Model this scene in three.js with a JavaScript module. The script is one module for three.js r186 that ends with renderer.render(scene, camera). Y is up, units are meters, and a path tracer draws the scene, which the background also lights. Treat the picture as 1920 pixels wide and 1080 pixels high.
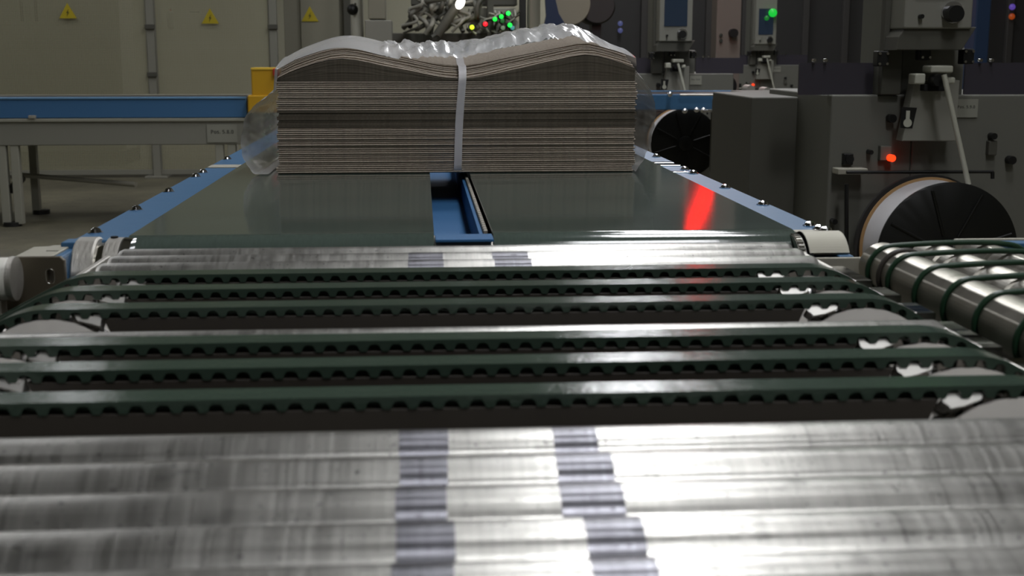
import * as THREE from 'three';
import { RoundedBoxGeometry } from 'three/addons/geometries/RoundedBoxGeometry.js';
import { mergeGeometries, toCreasedNormals } from 'three/addons/utils/BufferGeometryUtils.js';
import { RectAreaLightUniformsLib } from 'three/addons/lights/RectAreaLightUniformsLib.js';

// ---------------------------------------------------------------- camera, light, exposure
const scene = new THREE.Scene();
scene.background = new THREE.Color(0x000000);
const DECK = 0.65;                       // height of the conveyor surface above the floor
const camera = new THREE.PerspectiveCamera(25.36, 16 / 9, 0.02, 60);
camera.position.set(0, DECK + 0.132, 0);
{ const p = 10.481 * Math.PI / 180, w = 3.984 * Math.PI / 180;
  camera.lookAt(Math.sin(w) * Math.cos(p), camera.position.y - Math.sin(p), -Math.cos(w) * Math.cos(p)); }
camera.focus = 1.5; camera.userData.fStop = 20;
const renderer = new THREE.WebGLRenderer({ antialias: true });
renderer.toneMapping = THREE.LinearToneMapping;
renderer.toneMappingExposure = 0.9;
renderer.shadowMap.enabled = true;
RectAreaLightUniformsLib.init();
const LAMP_L = 15;                      // radiance of the hall's strip lamps
// hall lamps: [x, z, length, relative brightness, width]
const LAMP_AT = ['above the newspaper bundle', 'above the far end of the green belts', 'above the blue crossing conveyor', 'above the second strapping machine', 'before the dark enclosed machine', 'over the dark enclosed machine', 'behind the dark enclosed machine', 'over the near end of the blue background conveyor', 'before the mesh fence', 'over the switch cabinets', 'behind the switch cabinets', 'farthest behind the camera', 'just behind the camera', 'right of the nearest strapping machine', 'over the aisle right of the roller conveyor', 'over the left end of the background conveyor', 'in the far left hall corner'];
const LAMPS = [
  [0.75, -1.2, .8, 1.0, .5], [0.98, -3.2, .8, 2.0, .5], [1.2, -4.9, .8, 1.6, .5], [1.45, -6.5, .8, 1.5, .5], [1.9, -9.4, .65, 1.8, .6], [2.05, -12.6, .55, 3.0, .7], [2.4, -15.8, .55, 3.0, .7],
  [-3.6, -3.8, 1.5, 0.85], [-3.3, -6.8, 1.5, 1.0], [-3.6, -9.8, 1.5, 0.8], [-3.6, -13, 1.5, 0.8],
  [0.7, 3.0, 1.5, 1.1], [0.8, 1.0, .8, 1.8, .5], [4.9, -5, 1.5, 0.4], [4.9, -1, 1.5, 0.4], [-5.4, -6.2, 1.5, 1.5], [-5.4, -11, 1.5, 0.8],
];

// ---------------------------------------------------------------- helpers
const V = (x, y) => new THREE.Vector2(x, y);
function rng(seed) { let a = seed >>> 0; return () => { a = (a + 0x6D2B79F5) | 0; let t = Math.imul(a ^ (a >>> 15), 1 | a); t = (t + Math.imul(t ^ (t >>> 7), 61 | t)) ^ t; return ((t ^ (t >>> 14)) >>> 0) / 4294967296; }; }
const used = {};
function numbered(n) { const k = used[n] = (used[n] ?? -1) + 1; return k ? `${n}_${String(k).padStart(3, '0')}` : n; }
function flat(g) { g = g.index ? g.toNonIndexed() : g; for (const k of Object.keys(g.attributes)) if (!['position', 'normal', 'uv'].includes(k)) g.deleteAttribute(k); if (!g.attributes.uv) g.setAttribute('uv', new THREE.BufferAttribute(new Float32Array(g.attributes.position.count * 2), 2)); return g; }
function uvm(g) {                        // uv in metres by the way each face points
  g = flat(g); const p = g.attributes.position, n = g.attributes.normal, u = g.attributes.uv;
  for (let i = 0; i < p.count; i++) { const ax = Math.abs(n.getX(i)), ay = Math.abs(n.getY(i)), az = Math.abs(n.getZ(i));
    if (ay >= ax && ay >= az) u.setXY(i, p.getX(i), p.getZ(i)); else if (ax >= az) u.setXY(i, p.getZ(i), p.getY(i)); else u.setXY(i, p.getX(i), p.getY(i)); }
  return g;
}
const join = (a) => a.length === 1 ? a[0] : mergeGeometries(a.map(flat), false);
function mesh(name, geos, mat, parent) {
  const m = new THREE.Mesh(join([].concat(geos)), mat); m.name = numbered(name); m.castShadow = m.receiveShadow = true;
  (parent || scene).add(m); return m;
}
function thing(name, label, category, [x, y, z] = [0, 0, 0], group) {
  const o = new THREE.Group(); o.name = numbered(name); o.position.set(x, y, z); scene.add(o);
  o.userData = { label, category }; if (group) o.userData.group = group; return o;
}
function tag(o, label, category, group, kind) { o.userData.label = label; o.userData.category = category; if (group) o.userData.group = group; if (kind) o.userData.kind = kind; return o; }
function struct(name, geos, mat) { const m = mesh(name, geos, mat); m.userData.kind = 'structure'; return m; }
const box = (x, y, z, w, h, d, r = 0) => { const rr = Math.min(r, w / 2.01, h / 2.01, d / 2.01); const g = r ? new RoundedBoxGeometry(w, h, d, 2, rr) : new THREE.BoxGeometry(w, h, d); g.translate(x, y, z); return uvm(g); };
const boxF = (x, y, w, h, zf, d, r = 0) => box(x, y, zf - d / 2, w, h, d, r);      // front face at zf, reaching back by d
const span = (x0, x1, y0, y1, z0, z1, r = 0) => box((x0 + x1) / 2, (y0 + y1) / 2, (z0 + z1) / 2, Math.abs(x1 - x0), Math.abs(y1 - y0), Math.abs(z1 - z0), r);
function cyl(axis, r, len, x, y, z, seg = 32, r2) { const g = new THREE.CylinderGeometry(r2 ?? r, r, len, seg); if (axis === 'x') g.rotateZ(-Math.PI / 2); if (axis === 'z') g.rotateX(Math.PI / 2); g.translate(x, y, z); return flat(g); }
function tube(pts, r, seg = 24, rs = 8, closed = false) { return flat(new THREE.TubeGeometry(new THREE.CatmullRomCurve3(pts.map((p) => new THREE.Vector3(...p)), closed), seg, r, rs, closed)); }
function bar(a, b, r, rs = 10) { const A = new THREE.Vector3(...a), B = new THREE.Vector3(...b), d = B.clone().sub(A); const g = new THREE.CylinderGeometry(r, r, d.length(), rs); g.applyQuaternion(new THREE.Quaternion().setFromUnitVectors(new THREE.Vector3(0, 1, 0), d.normalize())); g.translate((a[0] + b[0]) / 2, (a[1] + b[1]) / 2, (a[2] + b[2]) / 2); return flat(g); }
function lathe(axis, prof, seg = 48) { let a = 0; for (let i = 1; i < prof.length; i++) a += (prof[i][0] + prof[i - 1][0]) * (prof[i][1] - prof[i - 1][1]); if (a < 0) prof = [...prof].reverse();
  const g = toCreasedNormals(new THREE.LatheGeometry(prof.map(([r, t]) => V(Math.max(r, 1e-5), t)), seg), .6); if (axis === 'x') g.rotateZ(-Math.PI / 2); if (axis === 'z') g.rotateX(Math.PI / 2); return flat(g); }
function poly(pts, depth, bevel = 0, holes = []) { const s = new THREE.Shape(pts.map((p) => V(...p))); for (const h of holes) s.holes.push(new THREE.Path(h.map((p) => V(...p)))); return new THREE.ExtrudeGeometry(s, { depth, bevelEnabled: bevel > 0, bevelThickness: bevel, bevelSize: bevel, bevelSegments: 2, curveSegments: 12 }); }
const hash = (x, y, s) => { let h = Math.imul(x, 374761393) ^ Math.imul(y, 668265263) ^ Math.imul(s, 1442695041); h = Math.imul(h ^ (h >>> 13), 1274126177); return ((h ^ (h >>> 16)) >>> 0) / 4294967296; };
function vnoise(x, y, s = 1, wx = 0, wy = 0) { let xi = Math.floor(x), yi = Math.floor(y); const fx = x - xi, fy = y - yi, a = fx * fx * (3 - 2 * fx), b = fy * fy * (3 - 2 * fy); const X = (k) => wx ? ((xi + k) % wx + wx) % wx : xi + k, Yy = (k) => wy ? ((yi + k) % wy + wy) % wy : yi + k;
  return (hash(X(0), Yy(0), s) * (1 - a) + hash(X(1), Yy(0), s) * a) * (1 - b) + (hash(X(0), Yy(1), s) * (1 - a) + hash(X(1), Yy(1), s) * a) * b; }
function tex(w, h, f, { srgb = false, rx = 1, ry = 1 } = {}) {
  const d = new Uint8Array(w * h * 4);
  for (let j = 0; j < h; j++) for (let i = 0; i < w; i++) { const c = f(i / w, j / h), k = (j * w + i) * 4, q = Array.isArray(c) ? c : [c, c, c]; for (let e = 0; e < 3; e++) d[k + e] = Math.max(0, Math.min(255, q[e] * 255)); d[k + 3] = 255; }
  const t = new THREE.DataTexture(d, w, h); t.wrapS = t.wrapT = THREE.RepeatWrapping; t.magFilter = THREE.LinearFilter; t.minFilter = THREE.LinearFilter; t.repeat.set(rx, ry); if (srgb) t.colorSpace = THREE.SRGBColorSpace; t.needsUpdate = true; return t;
}
function rep(t, x, y) { const c = t.clone(); c.repeat.set(x, y); c.needsUpdate = true; return c; }
const std = (color, rough, metal = 0, more = {}) => new THREE.MeshPhysicalMaterial({ color, roughness: rough, metalness: metal, ...more });

// ---------------------------------------------------------------- textures and materials
const tNoise = tex(256, 256, (u, v) => 0.5 * vnoise(u * 8, v * 8, 1, 8, 8) + 0.3 * vnoise(u * 32, v * 32, 2, 32, 32) + 0.2 * vnoise(u * 128, v * 128, 3, 128, 128));
const tBrushX = tex(256, 256, (u, v) => 0.55 * vnoise(u * 4, v * 128, 4, 4, 128) + 0.45 * vnoise(u * 10, v * 256, 5, 10, 256));      // streaks along u
const tTurnedRough = tex(1024, 64, (u, v) => 0.70 + 0.2 * vnoise(u * 512, v * 2, 6, 512, 2) + 0.08 * vnoise(u * 90, v * 3, 7, 90, 3) + 0.03 * vnoise(u * 14, v * 5, 17, 14, 5));
// rollers: turned rings, scratches and grey grime patches; u runs along the roller
const tRoller = (seed) => { const r = rng(seed), rings = Array.from({ length: 26 }, () => [r(), 0.0006 + 0.0014 * r(), (r() - 0.45) * 0.13, r(), 0.2 + 0.5 * r()]);
  return tex(1024, 128, (u, v) => { let c = 0.69 + 0.05 * (vnoise(u * 512, v * 2, seed, 512, 2) - 0.5) + 0.10 * (vnoise(u * 60, v * 4, seed + 1, 60, 4) - 0.5) * .7;
    const g = vnoise(u * 22, v * 9, seed + 2, 22, 9) * 0.6 + vnoise(u * 70, v * 30, seed + 3, 70, 30) * 0.4; if (g > 0.74) c -= (g - 0.74) * .6;
    for (const [p, w, a, v0, vl] of rings) if (Math.abs(u - p) < w && ((v - v0 + 1) % 1) < vl) c += a;
    const sp = vnoise(u * 380, v * 110, seed + 5, 380, 110); if (sp > 0.94) c -= 0.25;
    return [c, c * 0.992, c * 0.965]; }, { srgb: true }); };
const tConcrete = tex(512, 512, (u, v) => { const n = 0.5 * vnoise(u * 6, v * 6, 21, 6, 6) + 0.3 * vnoise(u * 30, v * 30, 22, 30, 30) + 0.2 * vnoise(u * 180, v * 180, 23, 180, 180); const c = 0.36 + 0.16 * (n - 0.5) - (vnoise(u * 90, v * 90, 25, 90, 90) > 0.9 ? 0.05 : 0); return [c * 1.04, c, c * 0.82]; }, { srgb: true });
const tPaper = tex(512, 256, (u, v) => { const n = vnoise(u * 500, v * 250, 31, 500, 250), ink = vnoise(u * 160, v * 6, 32, 160, 6); const c = 0.70 + 0.10 * (n - 0.5) - (ink > 0.75 ? (ink - 0.75) * 0.15 : 0); return [c, c * 0.965, c * 0.90]; }, { srgb: true });
const tCut = tex(512, 256, (u, v) => { const n = vnoise(u * 400, v * 4, 33, 400, 4), b = vnoise(u * 3, v * 128, 34, 3, 128); const c = 0.40 + 0.08 * (n - 0.5) + 0.10 * (b - 0.5); return [c, c * 0.955, c * 0.87]; }, { srgb: true });
const tBeltTop = tex(512, 512, (u, v) => { const c = 0.30 + 0.025 * (vnoise(u * 256, v * 256, 41, 256, 256) - 0.5) + 0.03 * (vnoise(u * 3, v * 40, 42, 3, 40) - 0.5); return [c * 0.92, c * 1.06, c * 0.98]; }, { srgb: true });

const M = {
  roller: [51, 67, 83].map((s) => new THREE.MeshPhysicalMaterial({ color: 0xffffff, map: tRoller(s), metalness: 1, roughness: 0.4, roughnessMap: tTurnedRough, anisotropy: 0.45 })),
  worn: new THREE.MeshPhysicalMaterial({ color: 0xa6a7b4, map: tRoller(97), metalness: 1, roughness: 0.38, roughnessMap: tTurnedRough, anisotropy: 0.65 }),
  steel: std(0xb9b7b0, 0.3, 1, { roughnessMap: tBrushX }),
  satin: std(0xc4c1ba, 0.5, 1, { bumpMap: tNoise, bumpScale: 0.0003 }),
  chrome: std(0xe6e6ea, 0.12, 1),
  dull: std(0x9a968c, 0.55, 0.75, { bumpMap: tNoise, bumpScale: 0.0004 }),
  plateGrey: std(0xa9a699, 0.6, 0.35, { bumpMap: tNoise, bumpScale: 0.0003 }),
  brown: std(0x5d5648, 0.5, 0.5),
  toothBelt: std(0x3a493f, 0.15, 0, { specularIntensity: 0.5, bumpMap: rep(tNoise, 20, 20), bumpScale: 0.00015 }),
  flatBelt: new THREE.MeshPhysicalMaterial({ color: 0xffffff, map: rep(tBeltTop, 4, 1), roughness: 0.085, bumpMap: rep(tNoise, 6, 2), bumpScale: 0.00003 }),
  round: std(0x1d3a26, 0.35),
  rail: std(0x3a352f, 0.5),
  pulley: std(0x6d6a66, 0.22, 1),
  sideRoller: std(0xa8a49a, 0.42, 1, { roughnessMap: tTurnedRough, anisotropy: .3 }),
  disc: std(0xdedad4, 0.5, 0),
  bright_gap_filler: std(0xcfcdc8, 0.45, 0.8),  // pale metal of the added pieces that imitate bright see-through gaps
  blue: std(0x3c6488, 0.46, 0, { specularIntensity: 0.6, bumpMap: rep(tNoise, 8, 8), bumpScale: 0.0002 }),
  blueDark: std(0x182d49, 0.5), trough: std(0x33628f, 0.65, 0, { specularIntensity: .4 }),
  rubber: std(0x11110f, 0.6),
  black: std(0x0c0c0c, 0.45),
  hole: std(0x050505, 0.9),
  fold: new THREE.MeshPhysicalMaterial({ color: 0xf3ebe6, map: rep(tPaper, 2.2, 2), roughness: 0.9 }),
  cut: new THREE.MeshPhysicalMaterial({ color: 0xf0e8de, map: rep(tCut, 2.2, 8), roughness: 0.95 }),
  film: new THREE.MeshPhysicalMaterial({ color: 0xf6f7f8, transmission: 0.56, thickness: 0, roughness: 0.2, ior: 1.5, side: THREE.DoubleSide, specularIntensity: 1 }),
  strap: std(0xe4e2e4, 0.35, 0, { transmission: 0.25, thickness: 0 }),
  machine: std(0x696961, 0.55, 0, { bumpMap: rep(tNoise, 3, 3), bumpScale: 0.0004 }),
  machineLight: std(0x85847b, 0.5),
  machineDark: std(0x4d4c44, 0.6),
  shade: std(0x2e2d2c, 0.6),
  smoked: new THREE.MeshPhysicalMaterial({ color: 0x5a5660, transmission: 0.5, thickness: 0, roughness: 0.12, ior: 1.49, side: THREE.DoubleSide }),
  post: std(0x86857a, 0.5, 0.05), whitePost: std(0xc9c7ba, 0.5),
  wire: std(0xa4a188, 0.6),
  grey: std(0x848379, 0.55), greyPale: std(0x98978a, 0.55), label: std(0xb4b4a6, 0.6),
  yellow: std(0xc99a18, 0.5), cream: std(0x838071, 0.7), creamPale: std(0x878474, 0.7),
  wall: std(0xb3b09b, 0.9, 0, { bumpMap: tNoise, bumpScale: 0.002 }), ceiling: std(0x8c8c82, 0.95), frontWall: std(0x8f8d82, 0.9),
  floor: new THREE.MeshPhysicalMaterial({ color: 0xffffff, map: rep(tConcrete, 0.5, 0.5), roughness: 0.7, bumpMap: rep(tNoise, 2, 2), bumpScale: 0.001 }),
  spoolBlack: std(0x0d0e0c, 0.42), strapCoil: std(0xd8d6d8, 0.5, 0, { bumpMap: rep(tBrushX, 1, 6), bumpScale: 0.001 }), card: std(0xa58257, 0.85),
  screen: std(0x182028, 0.2, 0, { emissive: 0x2a3648, emissiveIntensity: 0.35 }),
};
const glow = (c, k) => new THREE.MeshStandardMaterial({ color: 0x222222, emissive: c, emissiveIntensity: k, roughness: 0.4 });

// ---------------------------------------------------------------- hall shell
const HX0 = -9, HX1 = 9, HZ0 = -18, HZ1 = 5, HY = 4.2;
struct('floor', span(HX0 - .2, HX1 + .2, -.2, 0, HZ0 - .2, HZ1 + .2), M.floor);
struct('ceiling', span(HX0 - .2, HX1 + .2, HY, HY + .2, HZ0 - .2, HZ1 + .2), M.ceiling);
struct('wall_left', span(HX0 - .2, HX0, 0, HY, HZ0, HZ1), M.wall);
struct('wall_right', span(HX1, HX1 + .2, 0, HY, HZ0, HZ1), M.wall);
struct('wall_back', span(HX0, HX1, 0, HY, HZ0 - .2, HZ0), M.wall);
struct('wall_front', span(HX0, HX1, 0, HY, HZ1, HZ1 + .2), M.frontWall);
LAMPS.forEach(([x, z, len, k, wid = .2], i) => {
  const g = thing('strip_lamp', `white ceiling lamp hanging ${LAMP_AT[i]}`, 'lamp', [x, HY - .12, z], 'strip lamps under the hall ceiling');
  mesh('stem', [cyl('y', .012, .12, 0, .06, -.2, 12), cyl('y', .012, .12, 0, .06, .2, 12)], M.greyPale, g);
  mesh('housing', box(0, -.03, 0, wid + .04, .06, len + .08, .01), M.greyPale, g);
  mesh('diffuser', box(0, -.068, 0, wid, .016, len, .004), glow(0xfbfcff, LAMP_L * k * .5), g);
  const l = new THREE.RectAreaLight(0xfbfcff, LAMP_L * k, wid, len); l.name = 'strip_light'; l.rotation.x = -Math.PI / 2; l.position.y = -.08; g.add(l);
});

// ---------------------------------------------------------------- rollers
const RR = 0.0147;
function rollerGeo(r, len, ends = .004) { const h = len / 2; return lathe('x', [[0, -h - .004], [.005, -h - .004], [.005, -h], [r - ends, -h], [r - ends * .3, -h + ends * .3], [r, -h + ends], [r, h - ends], [r - ends * .3, h - ends * .3], [r - ends, h], [.005, h], [.005, h + .004], [0, h + .004]], 40); }
function fixRollerUV(g, len) { const p = g.attributes.position, u = g.attributes.uv; for (let i = 0; i < p.count; i++) u.setXY(i, p.getX(i) / len * .96 + .5, u.getX(i)); return g; }
const RX0 = -0.2065, RX1 = 0.2577, RLEN = RX1 - RX0, RCX = (RX0 + RX1) / 2;
const rollerShape = fixRollerUV(rollerGeo(RR, RLEN), RLEN);
function addRoller(parent, z, i, bands, y = DECK - RR) {
  const m = mesh('roller', rollerShape, M.roller[i % 3], parent); m.position.set(RCX, y, z); m.rotation.x = i * 1.7;
  for (const [a, b] of bands) { const s = mesh('worn_band', fixRollerUV(cyl('x', RR + .00012, b - a, (a + b) / 2 - RCX, 0, 0, 40), RLEN), M.worn, m); }
  return m;
}
const table = thing('roller_table', 'bright aluminium rollers side by side with dark polished bands, nearest the camera', 'roller table', [0, 0, 0]);
for (let k = 0; k < 7; k++) addRoller(table, -.4365 + k * .0303, k, [[-.0095 + (k % 2) * .0008, .0077 - (k % 3) * .0009], [.0446 - (k % 3) * .002, .0600 + (k % 2) * .0012]]);
for (const s of [-1, 1]) { const x = s < 0 ? RX0 - .012 : RX1 + .012; mesh('side_rail', span(x - .006, x + .006, DECK - .07, DECK - .004, -.462, -.2, .002), M.satin, table); for (const z of [-.42, -.23]) mesh('leg', span(x - .015, x + .015, 0, DECK - .07, z - .015, z + .015, .002), M.blue, table); }

// ---------------------------------------------------------------- toothed belt transfer
const BT = DECK + .0008;                                           // top of the toothed belts
const BZ = [-.773, -.7235, -.671, -.587, -.539, -.489], BW = .0165;
const PXL = -.195, PXR = .238, PR = .05;
function beltPath() {                                              // counter-clockwise loop seen from the front: points with outward normals
  const out = [], a28 = 28 * Math.PI / 180, yc = BT - PR;
  const seg = (x0, y0, x1, y1) => { const L = Math.hypot(x1 - x0, y1 - y0), n = Math.max(2, Math.round(L / .002)); for (let i = 0; i < n; i++) { const t = i / n; out.push([x0 + (x1 - x0) * t, y0 + (y1 - y0) * t, (y1 - y0) / L, -(x1 - x0) / L]); } };
  const arc = (cx, cy, r, a0, a1) => { const n = Math.max(4, Math.round(Math.abs(a1 - a0) * r / .0018)); for (let i = 0; i < n; i++) { const a = a0 + (a1 - a0) * i / n; out.push([cx + r * Math.cos(a), cy + r * Math.sin(a), Math.cos(a), Math.sin(a)]); } };
  seg(PXR, BT, PXL, BT); arc(PXL, yc, PR, Math.PI / 2, Math.PI / 2 + a28);
  const sx = PXL - PR * Math.sin(a28), sy = yc + PR * Math.cos(a28), ex = -.345, ey = sy - (sx - ex) * Math.tan(a28); seg(sx, sy, ex, ey);
  const r = (ey - (BT - .1)) / (1 + Math.cos(a28)), cx = ex + r * Math.sin(a28), cy = ey - r * Math.cos(a28);
  arc(cx, cy, r, Math.PI / 2 + a28, Math.PI * 1.5); seg(cx, cy - r, PXR, BT - .1); arc(PXR, yc, PR, -Math.PI / 2, Math.PI / 2);
  return { out, cx, cy, r };
}
const BODY = .0017, TOOTH = .0034;
function toothBelt(phase) {
  const { out } = beltPath(); const cum = [0]; for (let i = 1; i <= out.length; i++) { const a = out[i - 1], b = out[i % out.length]; cum.push(cum[i - 1] + Math.hypot(b[0] - a[0], b[1] - a[1])); }
  const L = cum[out.length], n = Math.round(L / .01), pitch = L / n; const inner = [];
  const at = (s, d) => { s = ((s % L) + L) % L; let i = 0, j = out.length; while (j - i > 1) { const m = (i + j) >> 1; if (cum[m] <= s) i = m; else j = m; } const a = out[i], b = out[(i + 1) % out.length], t = (s - cum[i]) / (cum[i + 1] - cum[i]); return [a[0] + (b[0] - a[0]) * t - (a[2] + (b[2] - a[2]) * t) * d, a[1] + (b[1] - a[1]) * t - (a[3] + (b[3] - a[3]) * t) * d]; };
  const prof = [[.0, BODY], [.16, BODY + .0002], [.25, BODY + .0011], [.31, BODY + TOOTH * .8], [.36, BODY + TOOTH], [.64, BODY + TOOTH], [.69, BODY + TOOTH * .8], [.75, BODY + .0011], [.84, BODY + .0002]];
  for (let k = 0; k < n; k++) for (const [t, d] of prof) inner.push(at((k + t + phase) * pitch, d));
  const g = poly(out.map((p) => [p[0], p[1]]), BW, 0, [inner]); g.translate(0, 0, -BW / 2);
  const web = poly(out.map((p) => [p[0] - p[2] * BODY * .6, p[1] - p[3] * BODY * .6]), .005, 0, [out.map((p) => [p[0] - p[2] * (BODY + TOOTH * .97), p[1] - p[3] * (BODY + TOOTH * .97)])]); web.translate(0, 0, -.0025); return uvm(join([g, web]));
}
const transfer = thing('belt_transfer', 'six green toothed belts running sideways over pulleys between the aluminium rollers', 'conveyor', [0, 0, 0]);
const loopInfo = beltPath();
const pulleyShape = (() => { const pts = [], R = PR - BODY - .0004, n = Math.round(2 * Math.PI * R / .0094); for (let k = 0; k < n; k++) for (const [t, d] of [[0, TOOTH], [.22, TOOTH], [.3, 0], [.7, 0], [.78, TOOTH]]) { const a = 2 * Math.PI * (k + t) / n, r = R - d; pts.push([r * Math.cos(a), r * Math.sin(a)]); } const g = poly(pts, BW - .004); g.translate(0, 0, -BW / 2 + .002); return flat(g); })();
const flangeShape = (() => { const g = lathe('z', [[0, BW / 2 + .0005], [.0425, BW / 2 + .0005], [.0444, BW / 2 - .0004], [.0444, BW / 2 - .0020], [0, BW / 2 - .0020]], 64); return g; })();
const backFlange = flangeShape.clone().rotateY(Math.PI);
const rndB = rng(77);
const BOT = BT - BODY - TOOTH;
const toothVariants = [0.1, 0.43, 0.77].map(toothBelt);
BZ.forEach((z, i) => {
  const b = mesh('toothed_belt', toothVariants[i % 3], M.toothBelt, transfer); b.position.z = z;
  const rail = mesh('guide_rail', (() => { const g = poly([[-.166, BOT - .0004], [.204, BOT - .0004], [.199, BOT - .012], [.192, BOT - .034], [-.156, BOT - .034], [-.161, BOT - .012]], BW - .002, .0004); g.translate(0, 0, -BW / 2 + .001); return uvm(g); })(), M.rail, transfer); rail.position.z = z;
  for (const [px, s] of [[PXL, -1], [PXR, 1]]) {
    const p = mesh('pulley', pulleyShape, M.pulley, transfer); p.position.set(px, BT - PR, z); p.rotation.z = rndB() * 3;
    mesh('face_disc', flangeShape, M.disc, p); mesh('back_disc', backFlange, M.disc, p);
    // pale filler added for the brightness seen between rail end and pulley; its top reaches up between the teeth
    const ph = [0.1, 0.43, 0.77][i % 3], n = 2, top = []; const x0 = s > 0 ? .2055 : -.1815, x1 = s > 0 ? .2225 : -.1670, e = .0003;
    const L = 0.01; for (let t = 0; t <= 24; t++) { const x = x0 + (x1 - x0) * t / 24; const c = (((PXR - x) / L - ph) % 1 + 1) % 1; const gap = c < .2 || c > .8 ? 1 : c < .3 || c > .7 ? .45 : 0; const jag = .00035 * (vnoise(x * 900, i * 3.7, 5) - .5); top.push([x, BOT - e + gap * (TOOTH - .0009) + jag]); }
    const low = s > 0 ? [[x1 - .001, BOT - .0008], [x0 + .009, BOT - .0032], [x0 + .003, BOT - .0042], [x0 + .0022, BOT - .0030], [x0 + .0004, BOT - .0016]] : [[x1 - .0005, BOT - .0018], [x1 - .0006, BOT - .0044], [x1 - .005, BOT - .0030], [x0 + .002, BOT - .0010]];
    const g = poly([...top, ...low].reverse(), BW * .5); g.translate(0, -BOT, -BW * .5); g.rotateX(-.6); g.translate(0, BOT, z + BW * .46); mesh('bright_gap_filler', uvm(g), M.bright_gap_filler, transfer);
  }
  const id = mesh('idler_pulley', cyl('z', loopInfo.r - BODY - TOOTH, BW, loopInfo.cx, loopInfo.cy, z, 24), M.steel, transfer);
});
addRoller(transfer, -.6085, 1, []);
[-.8735, -.8445, -.8145].forEach((z, i) => addRoller(transfer, z, i + 2, i ? [[-.0102, .0125], [.0452, .0690]] : []));
// shafts, side plates with notches for the belts, tray and legs
for (const px of [PXL, PXR]) mesh('shaft', cyl('z', .008, .40, px, BT - PR, -.632, 20), M.steel, transfer);
mesh('shaft', cyl('z', .005, .40, loopInfo.cx, loopInfo.cy, -.632, 16), M.steel, transfer);
{ const pts = [[-.84, .52], [-.47, .52]]; let top = DECK - .0125; const edges = [...BZ].reverse(); pts.push([-.47, top]); for (const z of edges) { pts.push([z + .0125, top], [z + .0125, .585], [z - .0125, .585], [z - .0125, top]); } pts.push([-.84, top]);
  const g = poly(pts, .010, .0008); g.rotateY(-Math.PI / 2); g.translate(.2845, 0, 0); mesh('side_plate', uvm(g), M.steel, transfer); }
mesh('side_plate', span(-.375, -.367, .52, .60, -.84, -.47, .001), M.brown, transfer);
mesh('tray', span(-.37, .28, .515, .52, -.85, -.46), M.shade, transfer);
mesh('bearing_beam', span(-.14, .185, .52, .609, -.80, -.47), M.shade, transfer);
for (const x of [-.34, .262]) for (const z of [-.82, -.49]) mesh('leg', span(x - .02, x + .02, 0, .515, z - .02, z + .02, .002), M.blue, transfer);
for (const s of [-1, 1]) { const x = s < 0 ? -.2165 : .2635; mesh('roller_bracket', span(x - .002, x + .002, .59, DECK - .006, -.886, -.803, .001), M.satin, transfer); mesh('bracket_foot', span(x - .012, x + .012, .515, .591, -.886, -.803, .001), M.satin, transfer); }

// ---------------------------------------------------------------- long flat belt conveyor
const conv = thing('belt_conveyor', 'glossy green two-belt conveyor between blue side rails carrying the newspaper bundle', 'conveyor', [0, 0, 0]);
const CZ0 = -2.5, CZN = -.9285, NR = .027, TB = .0022, CT = DECK + .002;
function stripBelt(x0, x1) {                                        // closed loop in the z-y plane, extruded along x
  const o = [], inn = [], N = 18;
  for (let k = 0; k <= N; k++) { const a = Math.PI / 2 - Math.PI * k / N; o.push([CZN + (NR + TB) * Math.cos(a), CT - NR - TB + (NR + TB) * Math.sin(a)]); inn.push([CZN + NR * Math.cos(a), CT - NR - TB + NR * Math.sin(a)]); }
  for (let k = 0; k <= N; k++) { const a = -Math.PI / 2 - Math.PI * k / N; o.push([CZ0 + (NR + TB) * Math.cos(a), CT - NR - TB + (NR + TB) * Math.sin(a)]); inn.push([CZ0 + NR * Math.cos(a), CT - NR - TB + NR * Math.sin(a)]); }
  const g = poly(o, x1 - x0, 0, [inn]); g.rotateY(-Math.PI / 2); g.translate(x1, 0, 0);   // shape x -> z, extrusion -> -x
  return uvm(smoothNose(g));
}
function smoothNose(g) { g = flat(g); const p = g.attributes.position, n = g.attributes.normal; for (let i = 0; i < p.count; i++) { const z = p.getZ(i); if (Math.abs(n.getX(i)) > .5) continue; const c = z > CZN ? CZN : z < CZ0 ? CZ0 : null; if (c === null) continue; const dz = z - c, dy = p.getY(i) - (CT - NR - TB), l = Math.hypot(dz, dy) || 1, s = n.getZ(i) * dz + n.getY(i) * dy < 0 ? -1 : 1; n.setXYZ(i, 0, s * dy / l, s * dz / l); } return g; }
mesh('belt', stripBelt(-.2105, .0075), M.flatBelt, conv); mesh('belt', stripBelt(.0505, .2735), M.flatBelt, conv);
for (const z of [CZN, CZ0]) { const r = mesh('end_roller', rollerGeo(NR - .0006, .492), M.satin, conv); r.position.set(.0315, CT - NR - TB, z); }
mesh('slider_bed', [span(-.2, .003, CT - TB - .006, CT - TB - .0006, CZ0 + .06, CZN - .05), span(.055, .268, CT - TB - .006, CT - TB - .0006, CZ0 + .06, CZN - .05)], M.dull, conv);
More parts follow.
